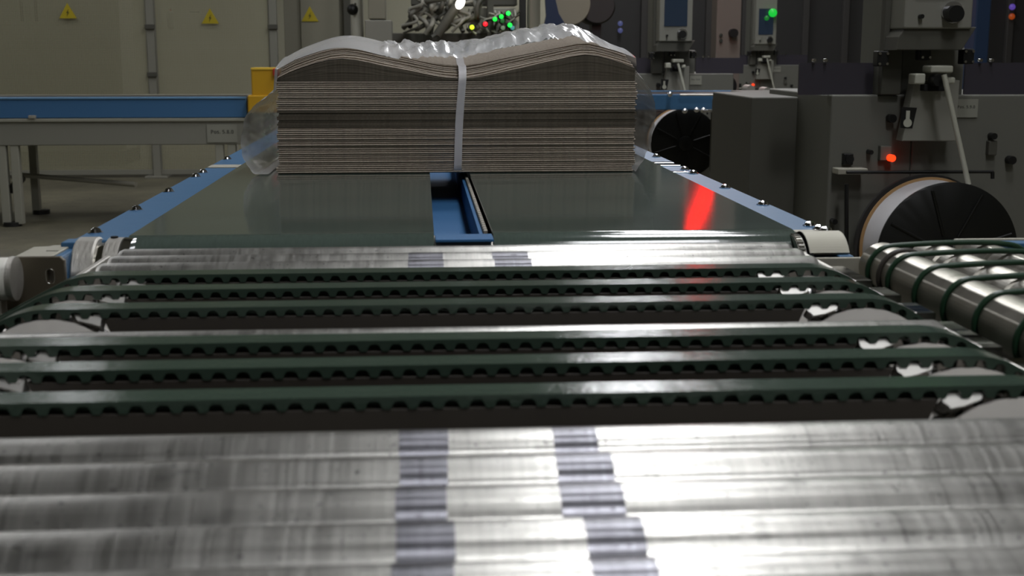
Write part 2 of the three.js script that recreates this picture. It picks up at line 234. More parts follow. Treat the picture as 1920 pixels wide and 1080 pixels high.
// blue trough below the slit between the two belts
mesh('centre_trough', [span(-.002, .052, .616, .62, CZ0 + .08, -.93, .001), span(.0425, .0455, .6, DECK - .006, CZ0 + .08, -.972, .0005), span(-.002, .0008, .6, DECK - .006, CZ0 + .08, -.972, .0005)], M.trough, conv);
mesh('trough_block', [span(.0008, .031, .62, .630, -1.09, -.99, .001), span(.0008, .0425, .62, .636, -.985, -.974, .001)], M.trough, conv);
mesh('trough_lip', span(.0082, .0498, DECK - .0015, DECK + .0006, -.928, -.9, .0006), M.trough, conv);
mesh('slot', span(.012, .023, .6298, .6304, -1.064, -1.057), M.hole, conv);
mesh('tooth_strip', (() => { const a = []; for (let z = -.975; z > -2.3; z -= .012) a.push(span(.0458, .0492, DECK - .012, DECK - .003, z - .0035, z + .0035, .0008)); return a; })(), M.dull, conv);
// side rails
function rail(xo, xi, z0, z1) { const s = Math.sign(xi - xo), o = []; o.push(box((xo + xi) / 2, DECK - .002, (z0 + z1) / 2, Math.abs(xi - xo), .004, Math.abs(z1 - z0), .0012)); o.push(box(xo + s * .0015, DECK - .06, (z0 + z1) / 2, .003, .116, Math.abs(z1 - z0), .001)); return join(o); }
mesh('side_rail', join([rail(-.249, -.2125, -.918, -1.492), rail(-.249, -.2125, -1.522, CZ0 - .02)]), M.blue, conv);
mesh('side_rail', join([rail(.3035, .2755, -.918, -1.478), rail(.3035, .2755, -1.53, CZ0 - .02)]), M.blue, conv);
mesh('cross_beam', [span(-.245, .30, .535, .58, -1.2, -1.16, .002), span(-.245, .30, .535, .58, -2.24, -2.2, .002)], M.blue, conv);
for (const [x0, x1, z0, z1] of [[-.247, -.2125, -1.523, -1.490], [.2755, .2995, -1.529, -1.512], [.2765, .3005, -1.492, -1.478], [.2750, .2925, -1.407, -1.394]]) mesh('joint_plate', span(x0, x1, DECK - .003, DECK + .0012, z0, z1, .0006), x0 < 0 ? M.plateGrey : M.chrome, conv);
const boltShape = join([lathe('y', [[.0046, 0], [.0046, .0006], [.0036, .0028], [.0020, .0038], [0, .0042]], 20), cyl('y', .0056, .0008, 0, .0002, 0, 20)]);
for (const z of [-.9555, -1.0935, -1.235, -1.384, -1.4312, -1.61]) for (const x of [-.2415, .2955]) { const b = mesh('bolt', boltShape, M.chrome, conv); b.position.set(x, DECK + .0002, z); }
for (const [x, z] of [[.2965, -.9335], [.298, -.9235]]) { const b = mesh('bolt', boltShape, M.chrome, conv); b.position.set(x, DECK + .0005, z); }
for (const x of [-.225, .28]) for (const z of [-1.18, -2.22]) { mesh('leg', span(x - .02, x + .02, .02, .54, z - .02, z + .02, .003), M.blue, conv); mesh('foot', cyl('y', .035, .02, x, .01, z, 20), M.rubber, conv); }
// bearing collars at the front ends
{ const yc = CT - NR - TB, col = (pts, x, m, n) => { const q = mesh(n, lathe('x', pts, 48), m, conv); q.position.set(x, yc, -.9125); return q; };
  col([[0, -.0075], [.029, -.0075], [.0302, -.0062], [.0302, .0062], [.029, .0075], [0, .0075]], -.2355, M.satin, 'bearing_collar');
  col([[0, -.002], [.0262, -.002], [.0262, .004], [0, .004]], -.2262, M.steel, 'collar_groove');
  col([[0, -.0055], [.0285, -.0055], [.0297, -.0045], [.0297, .0055], [0, .0055]], -.2168, M.satin, 'lock_ring');
  { const h = mesh('screw_hole', cyl('y', .0026, .003, -.2178, 0, 0, 16), M.hole, conv); h.geometry.translate(0, yc + .0292, -.9125); }
  col([[.02, -.0018], [.0298, -.0018], [.0290, .0042], [.0245, .0048], [.02, .0048]], -.2085, M.chrome, 'chamfer_ring');
  mesh('rail_end', [span(-.2585, -.2430, .585, DECK - .004, -.948, -.872, .002), span(-.2535, -.2405, DECK - .0045, DECK + .0004, -.925, -.906, .001)], M.blue, conv);
  // right hand end: curved cover over the bearing, ribbed ring and dark gap
  const cover = (() => { const o = [], R = .0285, r = .0268; for (let k = 0; k <= 16; k++) { const a = Math.PI * (.2 + .42 * k / 16); o.push([R * Math.cos(a), R * Math.sin(a)]); } o.push([-.022, R * .93], [-.022, R * .93 - .002]); for (let k = 16; k >= 0; k--) { const a = Math.PI * (.2 + .42 * k / 16); o.push([r * Math.cos(a), r * Math.sin(a)]); } const g = poly(o, .0285, .0005); g.rotateY(-Math.PI / 2); return uvm(g); })();
  const c = mesh('bearing_cover', cover, M.plateGrey, conv); c.position.set(.3045, yc + .0005, -.9125);
  const d = mesh('bearing_gap', lathe('x', [[.0, 0], [.0292, 0], [.0292, .003], [0, .003]], 40), M.hole, conv); d.position.set(.2755, yc, -.9125);
  const ribs = []; for (let k = 0; k < 48; k++) { const a = k / 48 * Math.PI * 2; ribs.push(box(0, .0272, 0, .0042, .0012, .0016).rotateX(a)); }
  const rr = mesh('ribbed_ring', join([...ribs, lathe('x', [[0, -.003], [.0268, -.003], [.0268, .003], [0, .003]], 40)]), M.steel, conv); rr.position.set(.2715, yc, -.9125);
  mesh('cover_insert', span(.2955, .3065, yc - .012, yc + .0155, -.9130, -.8835, .001), M.blue, conv);
  mesh('end_plate', [span(.2765, .312, .60, DECK - .0125, -.884, -.8805, .0008), span(.2765, .312, .60, .604, -.935, -.8805, .0008)], M.plateGrey, conv);
}
// ---------------------------------------------------------------- bracket and roller at the left edge
{ const b = thing('bracket', 'dark brown slotted steel bracket at the left end of the belt conveyor', 'bracket', [-.245, 0, -.828]);
  const hole = []; for (let k = 0; k < 20; k++) { const a = k / 20 * Math.PI * 2; hole.push([.0065 + .0024 * Math.cos(a), .6405 + .0022 * Math.sin(a) + (Math.sin(a) >= 0 ? .0024 : -.0024)]); }
  const g = poly([[-.055, .585], [.0145, .585], [.0150, .6505], [.0130, .6525], [-.055, .6525]], .003, .0006, [hole.reverse()]); mesh('plate', uvm(g), M.brown, b);
  mesh('slot_rim', (() => { const pts = []; for (let k = 0; k < 16; k++) { const a = k / 16 * Math.PI * 2; pts.push([.0065 + .0026 * Math.cos(a), .6405 + .0024 * Math.sin(a) + (Math.sin(a) >= 0 ? .0024 : -.0024), .0034]); } return tube(pts, .0004, 40, 6, true); })(), M.steel, b);
  mesh('upright', span(-.05, -.02, 0, .6, -.012, -.002, .001), M.brown, b); mesh('slot_back', span(-.002, .0145, .63, .65, -.006, -.003, .0005), M.dull, b); mesh('flange', span(-.055, .0145, .585, .589, -.02, .02, .001), M.brown, b);
  const t = thing('slotted_plate', 'flat grey steel plate with a short slot beside the blue left rail end', 'plate', [-.2585, 0, -.888]);
  const s2 = new THREE.Shape([V(-.0135, -.026), V(.010, -.026), V(.010, .026), V(-.002, .026), V(-.004, .021), V(-.0135, .019)]); s2.holes.push(new THREE.Path([V(-.001, .003), V(.0085, .003), V(.0085, -.003), V(-.001, -.003)])); const g2 = new THREE.ExtrudeGeometry(s2, { depth: .003, bevelEnabled: true, bevelSize: .0004, bevelThickness: .0004, bevelSegments: 1 }); g2.rotateX(-Math.PI / 2); g2.translate(0, DECK - .006, 0); mesh('top_plate', uvm(g2), M.plateGrey, t);
  mesh('post', span(-.015, .005, 0, DECK - .005, -.012, .012, .001), M.plateGrey, t);
}
{ const t = thing('side_roller', 'pale grey roller end poking in at the left picture edge', 'roller', [-.2525, .6435, -.80]);
  mesh('roller_shell', lathe('x', [[0, -.26], [.0115, -.26], [.0132, -.258], [.0132, -.004], [.0120, -.002], [0, -.002]], 40), std(0xd2d0c8, .5), t);
  mesh('end_ring', lathe('x', [[0, -.0026], [.0137, -.0026], [.0140, -.0014], [.0137, .0008], [.011, .0014], [0, .0014]], 40), M.satin, t);
  mesh('stand', [span(-.252, -.24, -.6415, 0, -.006, .006, .001), span(-.02, -.008, -.6415, -.012, -.006, .006, .001)], M.dull, t); }
// ---------------------------------------------------------------- roller conveyor with round belts on the right
{ const t = thing('side_roller_conveyor', 'steel rollers linked by thin green round belts along the right edge', 'conveyor', [0, 0, 0]);
  const R = .0166, zA = -.872, zB = -.3, L = zB - zA;
  const zs = [-.849, -.8275, -.8105, -.764, -.7195, -.6755, -.6255, -.575, -.52, -.465];
  const prof = (grooves) => { const p = [[0, -.003], [.006, -.003], [.006, 0], [R - .003, 0], [R, .003]]; for (const z of grooves) { const s = z - zA; p.push([R, s - .0026], [R - .0022, s - .0012], [R - .0022, s + .0012], [R, s + .0026]); } p.push([R, L - .003], [R - .003, L], [.006, L], [.006, L + .003], [0, L + .003]); return p; };
  const g = lathe('z', prof(zs), 48); { const p = g.attributes.position, u = g.attributes.uv; for (let i = 0; i < p.count; i++) u.setXY(i, p.getZ(i) * 2, u.getX(i)); }
  const xs = [.3215, .3555, .3905];
  xs.forEach((x, i) => { const m = mesh('roller', g, M.sideRoller, t); m.position.set(x, DECK - R + (i ? .0008 : 0), zA); m.rotation.z = i * 2; });
  const yc = DECK - R, rb = R + .0006;
  for (const z of [-.849, -.8105, -.764, -.7195, -.6755, -.6255, -.575, -.52]) { const pts = []; for (let k = 0; k <= 14; k++) { const a = -Math.PI / 2 - Math.PI * k / 14; pts.push([xs[0] + rb * Math.cos(a), yc + rb * Math.sin(a), z]); } pts.push([xs[1], DECK + .0022, z], [xs[2], DECK + .002, z]); for (let k = 1; k <= 10; k++) { const a = Math.PI / 2 - Math.PI * k / 10; pts.push([xs[2] + .012 + rb * Math.cos(a), yc + rb * Math.sin(a), z]); } pts.push([xs[1], yc - rb - .001, z]); mesh('round_belt', tube(pts, .0019, 120, 8, true), M.round, t); }
  mesh('round_belt', tube(Array.from({ length: 25 }, (_, k) => { const a = k / 25 * Math.PI * 2; return [xs[0] + rb * Math.cos(a), yc + rb * Math.sin(a), -.8275]; }), .0019, 48, 8, true), M.rail, t);
  mesh('frame_beam', span(.316, .46, .56, .606, zA - .012, zA - .004, .001), M.plateGrey, t); mesh('frame_beam', span(.300, .46, .56, .606, zB + .004, zB + .012, .001), M.plateGrey, t);
  mesh('bottom_pan', span(.302, .46, .552, .558, zA, zB), M.shade, t);
  for (const [x, z] of [[.334, -.86], [.45, -.86], [.334, -.31], [.45, -.31]]) mesh('leg', span(x - .015, x + .015, 0, .555, z - .015, z + .015, .002), M.plateGrey, t);
  const c = mesh('end_collar', lathe('z', [[0, -.02], [.02, -.02], [.0215, -.018], [.0215, .018], [.02, .02], [0, .02]], 40), M.steel, t); c.position.set(.4285, DECK - .0215, -.835);
  mesh('collar_hole', cyl('y', .003, .002, .4275, DECK + .0002, -.835, 16), M.hole, t);
  mesh('blue_bracket', span(.404, .426, DECK - .03, DECK + .001, -.866, -.852, .001), M.blue, t); mesh('frame_beam', span(.38, .52, DECK - .02, DECK - .0005, -.888, -.884, .001), M.plateGrey, t);
}
// ---------------------------------------------------------------- newspaper bundle
{ const bd = thing('newspaper_bundle', 'thick bundle of folded newspapers with a white strap and loose clear film', 'bundle', [0, 0, 0]);
  const X0 = -.1545, X1 = .2305, Z0 = -1.389, Z1 = -1.66, r = rng(5), Y0 = CT + .0006;
  const spline = (pts) => (x) => { let i = 0; while (i < pts.length - 2 && x > pts[i + 1][0]) i++; const p = (k) => pts[Math.max(0, Math.min(pts.length - 1, k))], a = p(i), b = p(i + 1), t = Math.max(0, Math.min(1, (x - a[0]) / (b[0] - a[0]))), m0 = (b[1] - p(i - 1)[1]) / (b[0] - p(i - 1)[0]) * (b[0] - a[0]), m1 = (p(i + 2)[1] - a[1]) / (p(i + 2)[0] - a[0] || 1) * (b[0] - a[0]), t2 = t * t, t3 = t2 * t; return (2 * t3 - 3 * t2 + 1) * a[1] + (t3 - 2 * t2 + t) * m0 + (-2 * t3 + 3 * t2) * b[1] + (t3 - t2) * m1; };
  // one paper: rounded (fold) or square (cut) front edge, its underside and top given as heights over (x, z)
  function paper(x0, x1, nx, zf, zb, yb, yt, round, nz) {
    const pos = [], uv = [], idx = [], ring = [];
    const zt = []; for (let k = 0; k <= nz; k++) zt.push(k / nz);
    for (let i = 0; i <= nx; i++) { const x = x0 + (x1 - x0) * i / nx, loop = [];
      const zr = zf - (round ? .0011 : .0001);
      for (const t of [...zt].reverse()) { const z = zr + (zb - zr) * t; loop.push([z, yb(x, z)]); }
      const b = yb(x, zr), t = yt(x, zr); if (round) for (const f of [.14, .5, .86]) loop.push([zf - (f === .5 ? 0 : .0004), b + (t - b) * f]); else { loop.push([zf, b + (t - b) * .12]); loop.push([zf, b + (t - b) * .88]); }
      for (const q of zt) { const z = zr + (zb - zr) * q; loop.push([z, yt(x, z)]); }
      let len = 0; loop.forEach((q, k) => { if (k) len += Math.hypot(q[0] - loop[k - 1][0], q[1] - loop[k - 1][1]); pos.push(x, q[1], q[0]); uv.push(x, len); }); ring.push(loop.length); }
    const n = ring[0]; for (let i = 0; i < nx; i++) for (let k = 0; k < n; k++) { const a = i * n + k, b = i * n + (k + 1) % n, c = a + n, d = b + n; idx.push(a, b, c, b, d, c); }
    for (let k = 1; k < n - 1; k++) { idx.push(0, k + 1, k); const o = nx * n; idx.push(o, o + k, o + k + 1); }
    const g = new THREE.BufferGeometry(); g.setAttribute('position', new THREE.Float32BufferAttribute(pos, 3)); g.setAttribute('uv', new THREE.Float32BufferAttribute(uv, 2)); g.setIndex(idx); g.computeVertexNormals(); return toCreasedNormals(g, .9);
  }
  const flatPaper = (t, round) => paper(X0, X1, 1, Z0, Z1, () => 0, () => t, round, 1);
  let y = Y0; const TF = .00224;
  const foldShape = flatPaper(TF - .00012, true), cutShape = flatPaper(.0019, false);
  const put = (shape, mat, dy, lean) => { const m = mesh('newspaper', shape, mat, bd); m.position.set(lean + (r() - .5) * .0032, y, (r() - .5) * .0016); y += dy; };
  for (let i = 0; i < 22; i++) put(foldShape, M.fold, TF, i < 4 ? -.0016 + i * .0003 : 0);
  for (let i = 0; i < 9; i++) put(cutShape, M.cut, .00192, .0006);
  for (let i = 0; i < 14; i++) put(foldShape, M.fold, TF, .0012);
  const YT = y;                                             // flat top; above it the papers belly up on both sides of the strap
  const swell = spline([[-.1560, .0008], [-.13, .0125], [-.0847, .0232], [-.03, .0135], [.0395, .0016], [.1, .012], [.15, .0225], [.178, .0268], [.203, .022], [.2325, .0125]]);
  const inward = (z) => { const t = (Z0 - z) / (Z0 - Z1); return Math.sin(Math.PI * Math.min(1, Math.max(0, t))); };
  const lensTop = (f) => (x, z) => YT + swell(x) * f + .006 * f * inward(z);
  for (let i = 0; i < 8; i++) mesh('newspaper', paper(X0 + .001, X1 - .0005, 28, Z0 - .0006 * r(), Z1, (x, z) => lensTop(i / 8)(x, z) + .00005, (x, z) => lensTop((i + 1) / 8)(x, z), false, 6), M.cut, bd);
  const TT = .0021, topH = (i) => (x, z) => lensTop(1)(x, z) + i * TT * .62 + (.010 * i / 7) * inward(z) * (.75 + .25 * Math.cos(x * 9)) + .0006 * Math.sin(x * 41 + i * 1.7);
  for (let i = 0; i < 7; i++) mesh('newspaper', paper(X0 + .002 + .001 * i, X1 - .001 - .0012 * i, 28, Z0 - .001 - .0045 * i - .002 * r(), Z1, (x, z) => topH(i)(x, z) + .0001, (x, z) => topH(i + 1)(x, z), true, 6), M.fold, bd);
  // strap: a closed band pressed round the middle
  { const xs = .0415, w = .0042, pts = [], zf = Z0 + .0012, top = (z) => topH(7)(xs, z) + .0008;
    pts.push([.0375, Y0 - .0002, zf - .02], [.0376, Y0 + .0005, zf - .002], [.0378, Y0 + .006, zf], [.0398, Y0 + .055, zf + .0003], [.0430, YT - .004, zf + .0002], [.0437, YT + .004, zf - .0005], [.0438, YT + .010, zf - .0055], [.0437, YT + .0155, zf - .013]);
    for (let k = 1; k <= 6; k++) { const z = Z0 - .03 - (Z0 - Z1 - .045) * (k - 1) / 5; pts.push([.0430 - .0008 * k / 6, top(Math.min(Z0 - .03, z)), z]); }
    pts.push([.041, YT, Z1 - .0012], [.039, Y0 + .05, Z1 - .0014], [.038, Y0 - .0002, Z1 - .001]);
    const c = new THREE.CatmullRomCurve3(pts.map((p) => new THREE.Vector3(...p)), true, 'centripetal'), N = 140, pos = [], idx = [], uv = [];
    for (let i = 0; i <= N; i++) { const p = c.getPointAt(i / N % 1), t = c.getTangentAt(i / N % 1), nrm = new THREE.Vector3(1, 0, 0).cross(t).normalize(); for (const [a, b] of [[-w, 0], [-w, .0006], [w, .0006], [w, 0]]) { pos.push(p.x + a, p.y - nrm.y * b, p.z - nrm.z * b); uv.push(a, i / N); } }
    for (let i = 0; i < N; i++) for (let k = 0; k < 4; k++) { const a = i * 4 + k, b = i * 4 + (k + 1) % 4; idx.push(a, a + 4, b, b, a + 4, b + 4); }
    const g = new THREE.BufferGeometry(); g.setAttribute('position', new THREE.Float32BufferAttribute(pos, 3)); g.setAttribute('uv', new THREE.Float32BufferAttribute(uv, 2)); g.setIndex(idx); g.computeVertexNormals(); mesh('strap', toCreasedNormals(g, .6), M.strap, bd).userData.label = 'narrow white plastic strap'; }
  // film: a loose sleeve, open at the front, flaring at both sides
  { const side = [[-0.1643, 0.6499], [-0.1805, 0.6551], [-0.1906, 0.6723], [-0.1908, 0.6949], [-0.1838, 0.7169], [-0.1697, 0.7353], [-0.1512, 0.7537], [-0.1294, 0.7726], [-0.0966, 0.7859], [-0.0562, 0.7909], [-0.0112, 0.7915], [0.0397, 0.7915], [0.0624, 0.7943], [0.0965, 0.8021], [0.1307, 0.8077], [0.1593, 0.8105], [0.1909, 0.8039], [0.217, 0.7893], [0.2376, 0.7684], [0.2478, 0.748], [0.2513, 0.72], [0.2472, 0.6913], [0.2406, 0.6699], [0.2309, 0.6536]].map((q) => q.length ? q : q);
    const P = side; const c = new THREE.CatmullRomCurve3(P.map((p) => new THREE.Vector3(p[0], p[1], 0)), false, 'centripetal');
    const NU = 260, NZ = 46, pos = [], uv = [], idx = []; const zF = Z0 + .012, zB = Z1 - .02, EY = camera.position.y;
    for (let j = 0; j <= NZ; j++) { const t = j / NZ, z0 = zF + (zB - zF) * t;
      for (let i = 0; i <= NU; i++) { const q = c.getPointAt(i / NU); let x = q.x, yy = q.y; const up = Math.max(0, Math.min(1, (yy - (YT - .03)) / .05));
        const z = z0 - up * .018 * (1 - t), mid = .0384, hump = Math.sin(Math.PI * Math.min(1, .22 + t * .62));           // highest behind the middle of the bundle
        yy = EY + (yy - EY) * (1 + (.075 * (yy > EY ? 1 : -.2)) * up);
        yy -= up * .020 * Math.max(0, 1 - hump) * 2.2;
        const pull = t * .4 * (1 - up * .6), xin = x < mid ? Math.max(x, X0 - .006) : Math.min(x, X1 + .006); x += (xin - x) * pull;
        const local = .4 + .8 * Math.exp(-(((x + .01) / .05) ** 2)) + .5 * Math.exp(-(((x - .16) / .03) ** 2)), w = .0010 * (1 - up) + .0032 * up * local, a = i / NU * 90, b = t * 7; const n = (vnoise(a * 1.0, b * .7, 61) - .5) * 2.2 + (vnoise(a * 2.6 + b, b * 1.6 - a * .3, 62) - .5) * 1.1 + (vnoise(a * 5 + b * 2, b * 5, 63) - .5) * .35;
        const nx = (i / NU - .5) * 2; x += w * n * (1 - up) * Math.sign(nx); yy += w * n * up;
        if (x > X0 - .002 && x < X1 + .002) { const low = topH(7)(Math.max(X0, Math.min(X1, x)), Math.max(Z1, Math.min(Z0, z))) + .0012; if (up > .12 && z < Z0 + .001) yy = Math.max(yy, low); }
        yy = Math.max(yy, CT + .0012);
        pos.push(x, yy, z); uv.push(i / NU, t); } }
    for (let j = 0; j < NZ; j++) for (let i = 0; i < NU; i++) { const a = j * (NU + 1) + i, b = a + NU + 1; idx.push(a, b, a + 1, b, b + 1, a + 1); }
    const g = new THREE.BufferGeometry(); g.setAttribute('position', new THREE.Float32BufferAttribute(pos, 3)); g.setAttribute('uv', new THREE.Float32BufferAttribute(uv, 2)); g.setIndex(idx); g.computeVertexNormals();
    mesh('plastic_film', g, M.film, bd).userData.label = 'loose wrinkled clear plastic film'; }
}
// ---------------------------------------------------------------- blue and grey conveyor in the background left
function label(text, w, h) { const k = document.createElement('canvas'); k.width = 256; k.height = Math.round(256 * h / w); const c = k.getContext('2d'); c.fillStyle = '#8d8d82'; c.fillRect(0, 0, k.width, k.height); c.fillStyle = '#2c2c28'; c.font = `bold ${Math.round(k.width * .17)}px sans-serif`; c.textAlign = 'center'; c.textBaseline = 'middle'; c.fillText(text, k.width / 2, k.height * .42); const t = new THREE.CanvasTexture(k); t.colorSpace = THREE.SRGBColorSpace; return new THREE.MeshStandardMaterial({ map: t, roughness: .6 }); }
function plate(name, x, y, w, h, z, mat, parent) { const g = new THREE.BoxGeometry(w, h, .003); g.translate(x, y, z + .0015); return mesh(name, flat(g), mat, parent); }
{ const z = -5.9, t = thing('background_conveyor', 'long blue and grey belt conveyor crossing the hall in front of the mesh fence', 'conveyor', [0, 0, 0]);
  const x0 = -4.2, x1 = -0.7904;
  mesh('blue_guard', span(x0, x1, 0.4875, 0.5753, z - .02, z, .003), std(0x3f6c98, .5), t);
  mesh('guard_edge', span(x0, x1, 0.5705, 0.58, z - .024, z + .006, .003), std(0x6a93b8, .4), t);
  mesh('edge_strip', span(x0, x1, 0.4709, 0.4852, z - .03, z + .014, .003), M.greyPale, t);
  mesh('grey_beam', span(x0, x1, 0.3658, 0.4733, z - .08, z + .004, .004), M.grey, t);
  mesh('belt', span(x0, x1, 0.5563, 0.5705, z - .5, z - .02, .002), M.shade, t);
  mesh('far_rail', span(x0, x1, 0.3864, 0.575, z - .54, z - .5, .004), M.cream, t);
  for (const lx of [-1.8839, -3.2, -.92]) for (const [dx, dz] of [[0, -.02], [.055, -.02], [0, -.47]]) mesh('leg', span(lx - .018, lx + .018, .01, 0.3706, z + dz - .02, z + dz + .02, .003).translate(dx, 0, 0), M.greyPale, t);
  for (const lx of [-1.8839, -3.2, -.92]) for (const dz of [-.02, -.47]) mesh('foot', cyl('y', .04, .02, lx + .02, .01, z + dz, 16), M.rubber, t);
  mesh('brace', bar([-1.9511, 0.1997, -6.3], [-1.321, 0.1771, -6.0], .012), M.plateGrey, t);
  mesh('brace', bar([-1.8569, 0.1674, -5.92], [-1.8663, 0.1981, -6.1], .02), M.black, t);
  mesh('stop_block', box(-1.735, 0.4937, z + .012, .03, .014, .02, .002), M.plateGrey, t);
  const l = plate('name_plate', -0.9024, 0.4171, 0.1355, 0.0815, z + .006, label('Pos. 5.8.0', 57, 34), t);
}
{ const t = thing('yellow_box', 'yellow plastic housing standing on the end of the blue background conveyor', 'box', [0, 0, 0]);
  const z = -5.86; mesh('upper_housing', boxF(-0.7002, 0.6447, 0.1204, 0.1202, z, .14, .008), M.yellow, t); mesh('lower_housing', boxF(-0.7082, 0.549, 0.1396, 0.0806, z + .012, .16, .008), M.yellow, t); mesh('lid', boxF(-0.7017, 0.7036, 0.1178, 0.0117, z + .004, .15, .004), std(0xd9b43a, .5), t);
  mesh('red_cap', boxF(-0.648, 0.6907, 0.0259, 0.0329, z + .02, .03, .004), std(0xc0392b, .5), t);
  mesh('stand', span(-0.7204, -0.673, 0, 0.5088, z - .1, z - .05), M.post, t); }
// ---------------------------------------------------------------- mesh fence
{ const z = -8.2, t = thing('mesh_fence', 'fine wire mesh machine fence on grey posts behind the blue conveyor', 'fence', [0, 0, 0]);
  const top = 2.1, posts = [-4.9, -1.6646, -0.9156];
  for (const px of posts) { mesh('post', box(px, top / 2, z, .048, top, .05, .004), M.post, t); mesh('foot_plate', box(px, .006, z, .14, .012, .14, .002), M.post, t); for (const cy of [.93, .64]) mesh('clamp', box(px, cy, z + .03, .06, .03, .02, .004), M.machineDark, t); }
  for (let s = 0; s < 2; s++) { const a = posts[s] + .025, b = posts[s + 1] - .025; mesh('panel_frame', [span(a, a + .006, .02, top, z - .006, z + .006), span(b - .006, b, .02, top, z - .006, z + .006), span(a, b, .02, .05, z - .01, z + .01), span(a, b, top - .03, top, z - .01, z + .01)], M.post, t);
    const pos = []; const q = (x0, x1, y0, y1, zz) => { pos.push(x0, y0, zz, x1, y0, zz, x1, y1, zz, x0, y0, zz, x1, y1, zz, x0, y1, zz); }; const g = []; const W = .0046;
    for (let x = a; x < b; x += .0106) g.push(new THREE.BoxGeometry(W, top - .04, W).translate(x, .02 + (top - .04) / 2, z)); for (let y = .05; y < top; y += .0106) g.push(new THREE.BoxGeometry(b - a, W, W).translate((a + b) / 2, y, z + .002));
    const m = mesh('wire_mesh', g, M.wire, t); m.userData.kind = 'stuff'; }
}
// warning triangles
{ const flash = [[.1, .34], [-.12, .0], [-.01, .0], [-.09, -.26], [.12, .07], [.01, .07]];
  [['left of the first fence post', 127, 21, -8.18], ['just right of the first fence post', 394, 31, -8.18], ['on the pale cabinet right of the fence', 581, 27, -8.278]].forEach(([w, px, py, z], i) => {
    const c = [[-2.1555, 1.0227], [-1.2972, 0.9923], [-0.6948, 1.0091]][i].flat(); const t = thing('warning_sign', `yellow triangular electrical warning sign ${w}`, 'sign', [c[0], c[1], z], 'yellow warning triangles'); const s = .052;
    mesh('sign_plate', flat(poly([[-s, -s * .82], [s, -s * .82], [0, s * .95]], .003, .0006)), std(0xb5a21c, .6), t); const f = flat(poly(flash.map((p) => [p[0] * s * 1.5, p[1] * s * 1.5 - s * .22]), .001)); f.translate(0, 0, .004); mesh('flash_symbol', f, std(0x4a4420, .7), t); });
}
// pale wall of cabinets behind the fence
{ const z = -9.1;
  [[-6.3, 1.15, M.cream], [-5.1, 1.15, M.creamPale], [-3.9, 1.2, M.cream], [-2.66, 1.2, M.creamPale]].forEach(([x, w, m], i) => { const t = thing('switch_cabinet', ['pale switch cabinet outside the left picture edge', 'pale switch cabinet with double doors at the left behind the fence', 'pale switch cabinet with double doors behind the first fence post', 'pale switch cabinet carrying white labels behind the fence middle'][i], 'cabinet', [x, 0, z - .25], 'switch cabinets behind the fence');
    mesh('carcass', box(0, 1.05, -.02, w - .02, 2.1, .46, .004), m, t); for (const s of [-1, 1]) { const d = mesh('door', box(s * w / 4, 1.1, .225, w / 2 - .03, 1.9, .02, .004), i % 2 ? M.cream : M.creamPale, t); mesh('door_handle', box(s * .05, 1.05, .242, .02, .14, .016, .004), M.black, d); }
    mesh('plinth', box(0, .05, .0, w - .02, .1, .48), M.machineDark, t);
    if (i === 3) { const c = (px, py) => [px - x, py, .26]; mesh('white_canister', lathe('y', [[0, -.07], [.014, -.06], [.024, -.03], [.024, .05], [.012, .06], [0, .06]], 20).translate(...c(-1.7091, 0.9902)), M.label, t); mesh('red_tip', cyl('y', .008, .018, 0, .069, 0, 12).translate(...c(-1.7091, 0.9902)), std(0xb03030, .5), t); mesh('white_grip', tube([[-.03, 0, -.03], [-.025, 0, .0], [.025, 0, .0], [.03, 0, -.03]], .006, 20, 8).translate(...c(-1.5446, 1.0477)), M.label, t); mesh('label_strip', box(0, 0, -.015, .025, .12, .004).translate(...c(-1.7867, 1.0187)), M.label, t); } });
}
// pale door cabinet and white post between fence and machine
{ const z = -8.3; const t = thing('pale_cabinet', 'pale grey cabinet with the warning triangle right of the fence', 'cabinet', [0, 0, 0]);
  mesh('carcass', span(-0.8591, -0.4436, 0, 2.1, z - .45, z, .004), M.cream, t); mesh('door', span(-0.7539, -0.5098, .1, 2.05, z, z + .02, .004), M.creamPale, t); mesh('frame_post', span(-0.4833, -0.4403, 0, 2.1, z, z + .05, .003), M.machineDark, t);
  const p = thing('white_post', 'slim white post with a black ball handle behind the bundle', 'post', [0, 0, 0]); mesh('tube', cyl('y', .032, 2.1, -0.3638, 1.05, -7.6, 24), M.whitePost, p); mesh('ball_handle', new THREE.SphereGeometry(.032, 20, 14).translate(-0.3904, 1.0165, -7.55), M.black, p); mesh('arm', bar([-0.3904, 1.0165, -7.55], [-0.3697, 1.0564, -7.58], .008), M.steel, p); mesh('foot_plate', cyl('y', .08, .012, -0.3638, .006, -7.6, 24), M.post, p);
}
